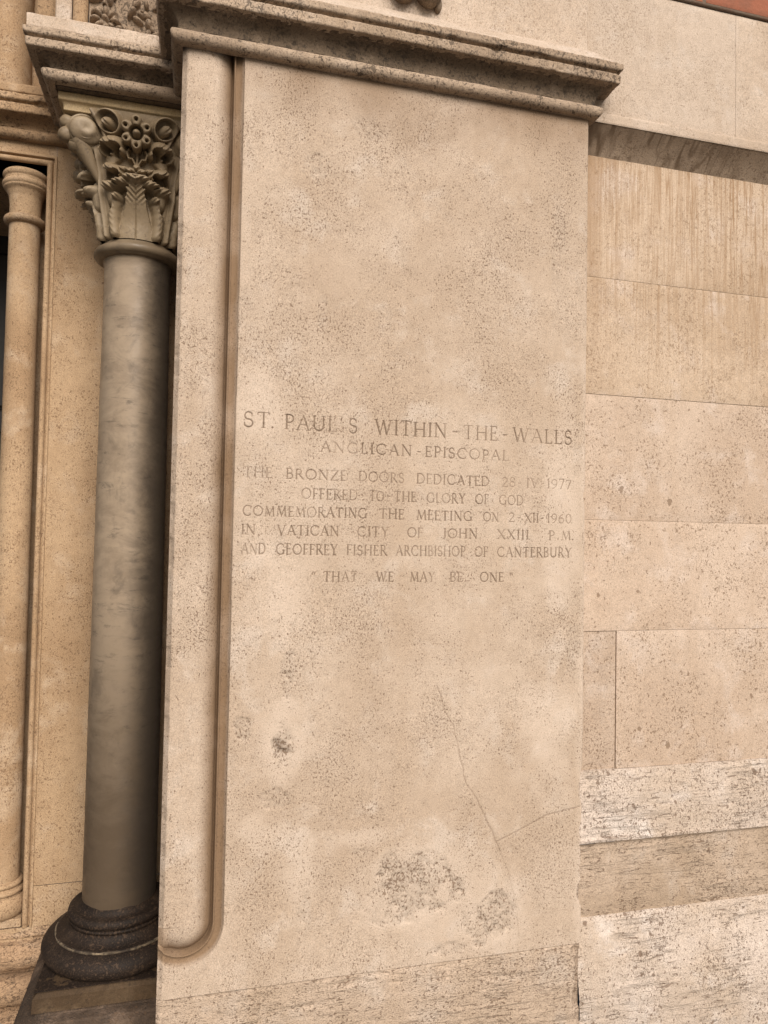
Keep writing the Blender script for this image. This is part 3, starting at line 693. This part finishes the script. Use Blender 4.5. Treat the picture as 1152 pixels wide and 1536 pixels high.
# soften
for _ in range(1):
    H = (H+np.roll(H, 1, 1)+np.roll(H, -1, 1)+np.concatenate([H[1:], H[-1:]])+np.concatenate([H[:1], H[:-1]]))/5
r_ = rr+H*1.28
P = np.stack([AX+r_*np.cos(th), AY+r_*np.sin(th), Z0+Y+0*th-.35*H*sstep(.3, .6, w)], -1)
capo = obj('capital', P.reshape(-1, 3), grid_faces(NW_, NT_, wrap=True), M_cap, col, True, label='marble capital of curled acanthus leaves, rosette and scrolls')
for sx, sy in ((-1, -1), (1, -1), (-1, 1), (1, 1)):
    cx, cy, cz = AX+sx*.128, AY+sy*.103, 2.634
    b = MB(); n = np.array((-sx*.25, sy*.95, -.12)); q = np.array((sx*.95, sy*.25, .0))      # n: towards the front, q: outwards along the face
    c0 = np.array((cx, cy, cz))
    th2 = np.linspace(0, 2*np.pi, 72, endpoint=False)[None, :]; ph = np.linspace(.001, np.pi-.001, 48)[:, None]
    up = np.array((0, 0, 1.0)); n_ = n/np.linalg.norm(n); q_ = q-n_*(q@n_); q_ /= np.linalg.norm(q_); u_ = np.cross(n_, q_)
    # a leaf tip rolled up on itself: the radius follows a spiral of folds seen from the front
    rad = 1.0+.055*np.cos(3*ph*2.6-th2*1.0)*np.sin(ph)-.16*np.exp(-(ph/.32)**2)
    dv_ = np.cos(ph)[..., None]*n_+(np.sin(ph)*np.cos(th2))[..., None]*q_+(np.sin(ph)*np.sin(th2))[..., None]*u_
    b.grid(c0+dv_*(rad*np.array(1.0))[..., None]*np.array((.043, .040, .037)), flip=True, wrap=True)
    b.torus(c0+n_*.012, .0345, .0042, n_, squash=1.5); b.torus(c0+n_*.026, .0225, .0030, n_, squash=1.5)
    b.ball(c0+n_*.026+q_*.006, (.009, .009, .009), 24, 16, .001, 70)
    for k, (dq, dz, r) in enumerate(((.036, .016, .019), (.038, -.016, .020), (.014, -.036, .021), (-.018, -.032, .016))):
        b.ball(c0+q_*dq+np.array((0, 0, dz))-n_*.006, (r, r, r*.9), 30, 20, .003, 60)
    t = np.linspace(0, 1, 12)[:, None]; foot = np.array((AX+sx*.088, AY+sy*.080, 2.520))
    b.tube((1-t)*(c0+q_*.012+np.array((0, 0, -.020)))+t*foot, .025*(1-t[:, 0])+.006*t[:, 0], 18)
    b.build('corner_bud', M_cap, capo)
sweep_obj('abacus', [(-.02, 2.676), (-.012, 2.676), (-.010, 2.688), (-.006, 2.692), (0, 2.6945), (0, 2.713), (-.01, 2.7135)], [(-.296, .53), (-.296, .238), (-.001, .238)], M_abac, capo, amp=.0008)
b = MB().box(-.285, -.002, .249, .52, 2.6745, 2.712, .001); b.build('abacus_core', M_abac, capo, smooth=False)

# ================================================================ entablature block over the column
ent = thing('entablature_block', 'short stepped cornice block resting on the leafy column capital', 'entablature', (-.15, .37, 2.70))
entablature(ent, None, [(-.300, .53), (-.300, .218), (-.001, .218)], zc=2.748, hc=.018, hs=.85, mats=(M_soot, M_corona, M_upper))
b = MB().box(-.298, -.001, .222, .53, 2.7150, 2.78, .001); b.build('frieze', M_soot, ent, smooth=False)
b = MB()
P = sweep([(.030, 2.8120), (.052, 2.8120), (.054, 2.8145), (.054, 2.842), (.050, 2.846), (-.06, 2.848)], [(-.300, .53), (-.300, .218), (-.001, .218)], amp=.0016, fr=40, chip=.002)
b.grid(P); b.build('coping', M_upper, ent, sharp=40)

# ================================================================ door jamb behind the column
jam = thing('door_jamb', 'warm tan door jamb wall with a recessed corner behind the column', 'wall', (-.2, .53, 0))
def rough_face(x0, x1, z0, z1, y, nx, nz, amp=.0012):
    X, Z = np.meshgrid(np.linspace(x0, x1, nx), np.linspace(z0, z1, nz))
    return np.stack([X, y+amp*fbm(X*9, Z*9, 2.3, 4), Z], -1)
b = MB().grid(rough_face(-.349, .02, .682, 2.76, .53, 40, 200)); b.quad((-.349, .66, .682), (-.349, .53, .682), (-.349, .53, 2.71), (-.349, .66, 2.71))
b.build('wall_face', M_warm, jam, sharp=50)
b = MB().grid(rough_face(-.349, .02, .572, .680, .5315, 40, 14)); b.grid(rough_face(-1.9, -.345, .50, .572, .5315, 60, 8))
b.build('lower_stone', M_warm, jam)
# frame roll round the recess
def sweep_xz(prof, path, y0, amp=.0006):
    pr = resample(prof, .002); path, m = mitres(path); rows = []
    for i in range(len(path)-1):
        L = np.linalg.norm(path[i+1]-path[i]); n = max(1, int(L/.01))
        for k in range(n+(i == len(path)-2)):
            t = k/n; q = (path[i]+pr[:, :1]*m[i])*(1-t)+(path[i+1]+pr[:, :1]*m[i+1])*t
            rows.append(np.stack([q[:, 0], y0-pr[:, 1], q[:, 1]], 1))
    P = np.array(rows); P[..., 1] += amp*fbm(P[..., 0]*60, P[..., 2]*60, 1.0, 3); return P
fp = [(0, -.12), (0, -.004)]+[(.0075-.0075*math.cos(t), -.004+.0085*math.sin(t)) for t in np.linspace(0, math.pi, 12)]+[(.0165, -.006), (.0185, -.006), (.020, .0035), (.026, .004), (.0265, -.004)]
P = sweep_xz(fp, [(-.374, .574), (-.374, 2.664), (-1.9, 2.664)], .530)
# the path runs up then left: offsets must go outward (right, up)
b = MB().grid(P, flip=True); b.build('frame_roll', M_warm, jam)
b = MB().quad((-.462, .64, .574), (-.372, .64, .574), (-.372, .64, 2.664), (-.462, .64, 2.664))
b.quad((-.462, 1.1, .574), (-.462, .64, .574), (-.462, .64, 2.664), (-.462, 1.1, 2.664)); b.build('recess_back', M_warm, jam, smooth=False)
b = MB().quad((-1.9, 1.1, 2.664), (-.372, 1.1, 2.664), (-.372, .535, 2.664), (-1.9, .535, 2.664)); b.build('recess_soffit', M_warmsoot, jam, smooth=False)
b = MB().grid(rough_face(-1.9, -.3492, 2.690, 2.76, .530, 70, 6)); b.build('lintel', M_warm, jam)
sweep_obj('base_moulding', [(-.004, .572), (.002, .548), (-.010, .544), (-.010, .539)]+arc(.004, .503, .034, 85, -75, 12)+[(.002, .467), (.002, .460)]+arc(.026, .424, .036, 85, -75, 12)+[(.024, .385), (.024, .378), (.066, .366), (.072, .34), (.072, 0)],
          [(-1.9, .53), (.0, .53)], M_warmbase, jam, amp=.004, fr=22)
entablature(jam, None, [(-1.9, .53), (-.0, .53)], hc=.020, mats=(M_warmsoot, M_warmsoot, M_warm))
sweep_obj('ledge', [(.03, 2.8275), (.052, 2.8275), (.054, 2.830), (.054, 2.850), (.050, 2.853), (-.20, 2.856)], [(-1.9, .53), (0, .53)], M_warm, jam, amp=.0016, fr=40, chip=.002)

# slender colonnette in the recess
cln = thing('colonnette', 'slender warm stone colonnette with bell capital at left edge beside dark doorway', 'column', (-.436, .578, .574))
cc = (-.436, .578)
lathe_obj('shaft', [(.0435, .66), (.0425, 1.2), (.0405, 2.2), (.040, 2.505)], cc, M_warm, cln, amp=.0006, fr=20, step=.02)
lathe_obj('ring', [(.038, 2.500)]+arc(.043, 2.5125, .0115, -85, 85, 12)+[(.038, 2.525)], cc, M_warm, cln, amp=.0005)
lathe_obj('capital', [(.040, 2.522), (.0405, 2.555), (.043, 2.578), (.049, 2.593), (.056, 2.600), (.0575, 2.603)]+arc(.0515, 2.612, .0095, -60, 70, 8)+[(.055, 2.624), (.0555, 2.627)]+arc(.0485, 2.638, .0115, -60, 80, 8)+[(.03, 2.651), (.0, 2.652)], cc, M_warm, cln, amp=.0004)
lathe_obj('base', [(.043, .690)]+arc(.045, .682, .0075, 85, -80, 8)+[(.047, .672)]+arc(.048, .663, .008, 85, -80, 8)+[(.052, .652)]+arc(.047, .624, .018, 75, -85, 12, .029)+[(.045, .594), (.02, .594)], cc, M_warm, cln, amp=.0005)
b = MB().box(-.50, -.376, .532, .64, .5735, .5965, .002); b.build('plinth', M_warm, cln, sharp=30)

# bronze door deep in the dark opening
door = thing('door', 'black unlit door leaf deep inside the opening at the left edge', 'door', (-1.1, 1.1, 0))
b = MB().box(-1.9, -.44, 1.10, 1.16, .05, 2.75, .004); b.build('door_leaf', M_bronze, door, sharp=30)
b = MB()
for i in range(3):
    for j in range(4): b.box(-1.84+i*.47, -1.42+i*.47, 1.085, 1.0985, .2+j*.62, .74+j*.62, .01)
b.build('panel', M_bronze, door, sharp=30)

# ================================================================ upper storey at the left
ush = thing('upper_shaft', 'stout rounded stone shaft at the top left corner standing on the jamb ledge', 'column', (-.475, .535, 2.855))
lathe_obj('shaft', [(.064, 2.851), (.064, 3.2), (.063, 3.7)], (-.490, .548), M_warm, ush, amp=.0008, fr=20, step=.02)
ujb = thing('upper_jamb', 'stepped pale jamb strips rising behind the coping at top left', 'wall', (-.33, .45, 2.86))
b = MB().box(-2.4, -.38, .560, .70, 2.852, 3.7, .003); b.build('back_wall', M_warm, ujb, sharp=30)
b = MB().box(-.378, -.325, .36, .60, 2.8485, 3.7, .003); b.build('recessed_strip', M_warmsoot, ujb, sharp=30)
b = MB().box(-.324, -.286, .315, .60, 2.8485, 3.7, .003); b.build('pale_strip', M_upper, ujb, sharp=30)
lathe_obj('thin_shaft', [(.0185, 2.8485), (.0185, 3.7)], (-.266, .325), M_warm, ujb, amp=.0006, step=.02)
rel = thing('relief_panel', 'carved leaf and flower relief panel standing on the coping at top left', 'relief', (-.15, .31, 2.8485))
X, Z = np.meshgrid(np.linspace(-.246, -.002, 240), np.linspace(2.8485, 3.24, 340))
Hh = np.zeros_like(X); rng = np.random.RandomState(11)
def rdome(cx, cz, rx, rz, h, rot=0):
    global Hh
    dx, dz = X-cx, Z-cz; c_, s_ = math.cos(rot), math.sin(rot); dx, dz = dx*c_+dz*s_, -dx*s_+dz*c_
    Hh = np.maximum(Hh, h*np.clip(1-(dx/rx)**2-(dz/rz)**2, 0, 1)**.5)
def rflower(cx, cz, r, n=8):
    for k in range(n):
        t = 2*math.pi*k/n; rdome(cx+r*.62*math.cos(t), cz+r*.62*math.sin(t), r*.42, r*.20, .026, t)
    rdome(cx, cz, r*.27, r*.27, .034)
for (cx, cz, r) in ((-.104, 2.876, .030), (-.205, 2.96, .038), (-.045, 3.02, .038), (-.15, 3.10, .038), (-.10, 3.2, .038)): rflower(cx, cz, r)
for (cx, cz, rx, rz, h, t) in ((-.216, 2.885, .011, .040, .028, -.3), (-.200, 2.868, .020, .012, .026, .5), (-.186, 2.892, .012, .030, .022, .4), (-.160, 2.878, .024, .024, .020, 0), (-.142, 2.905, .018, .012, .026, .7), (-.135, 2.866, .014, .010, .024, -.6), (-.166, 2.910, .020, .009, .03, .1), (-.05, 2.88, .02, .03, .026, .3)): rdome(cx, cz, rx, rz, h, t)
for (cx, cz) in ((-.207, 2.884), (-.178, 2.868), (-.150, 2.893), (-.128, 2.884), (-.172, 2.898)): Hh = Hh-.018*sstep(1.2, .5, np.hypot(X-cx, Z-cz)/.006)
for k in range(90):
    cx, cz = rng.uniform(-.24, -.01), rng.uniform(2.87, 3.22); t = rng.uniform(0, 3.14)
    rdome(cx, cz, rng.uniform(.014, .026), rng.uniform(.006, .011), rng.uniform(.012, .026), t)
for k in range(16):
    cx, cz = rng.uniform(-.24, -.01), rng.uniform(2.87, 3.22); Hh = Hh-.014*sstep(1.2, .5, np.hypot(X-cx, Z-cz)/.0055)
P = np.stack([X, .328-Hh+.0006*fbm(X*60, Z*60, 1, 3), Z], -1)
b = MB().grid(P); b.build('carving', M_corona, rel)
b = MB().box(-.246, -.002, .345, .53, 2.8485, 3.7, .002); b.build('backing', M_warmsoot, rel, smooth=False)

# ================================================================ ashlar wall to the right
wal = thing('ashlar_wall', 'pale ashlar wall with overhanging stained ledge to the right of the pilaster', 'wall', (1.6, .16, 0))
YW, XR, J = .066, 2.7, .0004
def block(x0, x1, z0, z1, y, mat, name='stone_block', amp=.0008):
    """one dressed block, its front face slightly uneven, arrises eased"""
    nx, nz = max(8, int((x1-x0)/.012)), max(8, int((z1-z0)/.012))
    X, Z = np.meshgrid(np.linspace(x0+J, x1-J, nx), np.linspace(z0+J, z1-J, nz))
    e = np.minimum(np.minimum(X-x0-J, x1-J-X), np.minimum(Z-z0-J, z1-J-Z))
    Yf = y+amp*fbm(X*7+y, Z*7, 3.0+z0, 4)+.0014*sstep(.005, 0, e)
    m = MB().grid(np.stack([X, Yf, Z], -1))
    for s in range(4):
        l = {0: (X[0], Yf[0], Z[0]), 1: (X[-1], Yf[-1], Z[-1]), 2: (X[:, 0], Yf[:, 0], Z[:, 0]), 3: (X[:, -1], Yf[:, -1], Z[:, -1])}[s]
        f = np.stack(l, -1); bk = f.copy(); bk[:, 1] = y+.08
        m.grid(np.stack([f, bk]), flip=s in (0, 3))
    return m.build(name, mat, wal, sharp=50)
block(1.0, 1.93, 2.344, 2.672, YW, M_stain); block(1.93, XR, 2.344, 2.672, YW, M_stain)
block(1.0, 2.15, 2.032, 2.344, YW+.0005, M_stain); block(2.15, XR, 2.032, 2.344, YW, M_stain)
block(1.0, 2.3, 1.7005, 2.032, YW+.002, M_wall); block(2.3, XR, 1.7005, 2.032, YW, M_wall)
block(1.0, 2.1, 1.409, 1.7005, YW, M_wall); block(2.1, XR, 1.409, 1.7005, YW, M_wall)
block(1.0, 1.134, 1.05, 1.409, YW+.003, M_wall); block(1.134, 2.05, 1.05, 1.409, YW-.0005, M_wall); block(2.05, XR, 1.05, 1.409, YW, M_wall)
b = MB().quad((1, YW+.006, 1.04), (XR, YW+.006, 1.04), (XR, YW+.006, 2.68), (1, YW+.006, 2.68)); b.build('mortar_core', M_course, wal, smooth=False)
# oversailing upper wall and its ledge
YU = .016
block(.985, 1.458, 2.756, 3.099, YU, M_upper); block(1.458, 2.1, 2.756, 3.099, YU, M_upper); block(2.1, XR, 2.756, 3.099, YU+.001, M_upper)
lg = sweep_obj('ledge', [(-.006, 2.7550), (-.006, 2.7530), (.005, 2.7525), (.006, 2.749), (.006, 2.729), (.0045, 2.7262)], [(.99, YU), (XR, YU)], M_upper, wal, amp=.0011, fr=60, chip=.002)
X, Tg = np.meshgrid(np.concatenate([np.linspace(.99, 1.85, 620), np.linspace(1.86, XR, 60)]), np.linspace(0, 1, 44))
Yg = YU-.003+(YW+.004-YU)*Tg
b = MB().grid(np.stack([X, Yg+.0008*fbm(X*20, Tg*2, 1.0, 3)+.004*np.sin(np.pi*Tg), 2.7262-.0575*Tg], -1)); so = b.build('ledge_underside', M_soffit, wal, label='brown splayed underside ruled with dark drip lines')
# black run-off lines across the underside (a stain that follows the drips)
wv = vnoise(X*52+.5*vnoise(X*12, Tg*.6), 1.0+0*X, Tg*.8)
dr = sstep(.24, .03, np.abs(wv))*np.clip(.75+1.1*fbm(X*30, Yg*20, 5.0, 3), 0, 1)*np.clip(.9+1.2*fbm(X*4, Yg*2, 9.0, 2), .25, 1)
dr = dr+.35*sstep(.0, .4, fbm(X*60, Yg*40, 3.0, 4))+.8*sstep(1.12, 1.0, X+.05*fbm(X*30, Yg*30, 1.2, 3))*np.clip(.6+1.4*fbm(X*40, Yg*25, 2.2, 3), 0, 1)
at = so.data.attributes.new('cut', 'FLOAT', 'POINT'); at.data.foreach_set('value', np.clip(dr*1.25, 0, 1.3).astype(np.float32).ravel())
# moulded base
prof1 = [(-.004, 1.0505), (.004, 1.049)]+[(.004+.034*t**.7, 1.047-.155*t) for t in np.linspace(.02, 1, 16)]+[(.041, .889), (.041, .882)]
P = sweep(prof1, [(1.0, YW), (XR, YW)], amp=.0030, fr=22, seg=.005, pstep=.004, stretch=2.2)
bm_ = MB().grid(P).build('base_moulding', M_base, wal)
P = sweep([(.040, .8815), (.034, .874), (.026, .72), (.022, .690)], [(1.0, YW), (XR, YW)], amp=.0022, fr=30, seg=.008, pstep=.006, stretch=2.5)
b = MB().grid(P); b.build('fascia', M_course, bm_, label='browner flat band between the two pale slopes')
prof2 = [(.012, .6915), (.024, .690), (.029, .682), (.042, .62), (.053, .56), (.060, .515), (.062, .49), (.062, .47), (.061, .30), (.064, .0)]
P = sweep(prof2, [(1.0, YW), (XR, YW)], amp=.0034, fr=20, seg=.005, pstep=.004, stretch=2.2)
b = MB().grid(P); b.build('plinth', M_base, wal)

# brick wall above the pale frieze at the top right
brk = thing('brick_band', 'red brick course just showing at the top right corner above the pale wall', 'wall', (1.8, .02, 3.115))
P = sweep([(-.05, 3.1005), (.003, 3.1005), (.006, 3.104), (.006, 3.75)], [(1.0, YU), (XR, YU)], amp=.0010, fr=40, seg=.01, pstep=.02)
b = MB().grid(P); b.build('brickwork', M_brick, brk)

# carved boss over the pilaster
bos = thing('carved_boss', 'dark scalloped carved boss hanging over the pilaster cornice at top centre', 'ornament', (.53, 0, 2.92))
def lobes():
    m = MB()
    for cx, r in ((.500, .036), (.562, .036)):
        m.ball((cx, -.018, 2.965), (r, .045, .050), 44, 26, .003, 40)
        m.torus((cx, -.055, 2.966), r*.66, .0065, (0, -1, -.35), squash=1.0)
    m.ball((.531, -.010, 3.03), (.085, .055, .07), 50, 30, .004, 30)
    m.ball((.588, -.004, 2.930), (.010, .012, .018), 20, 14, .001, 90)
    return m
lobes().build('scallops', M_soot, bos)
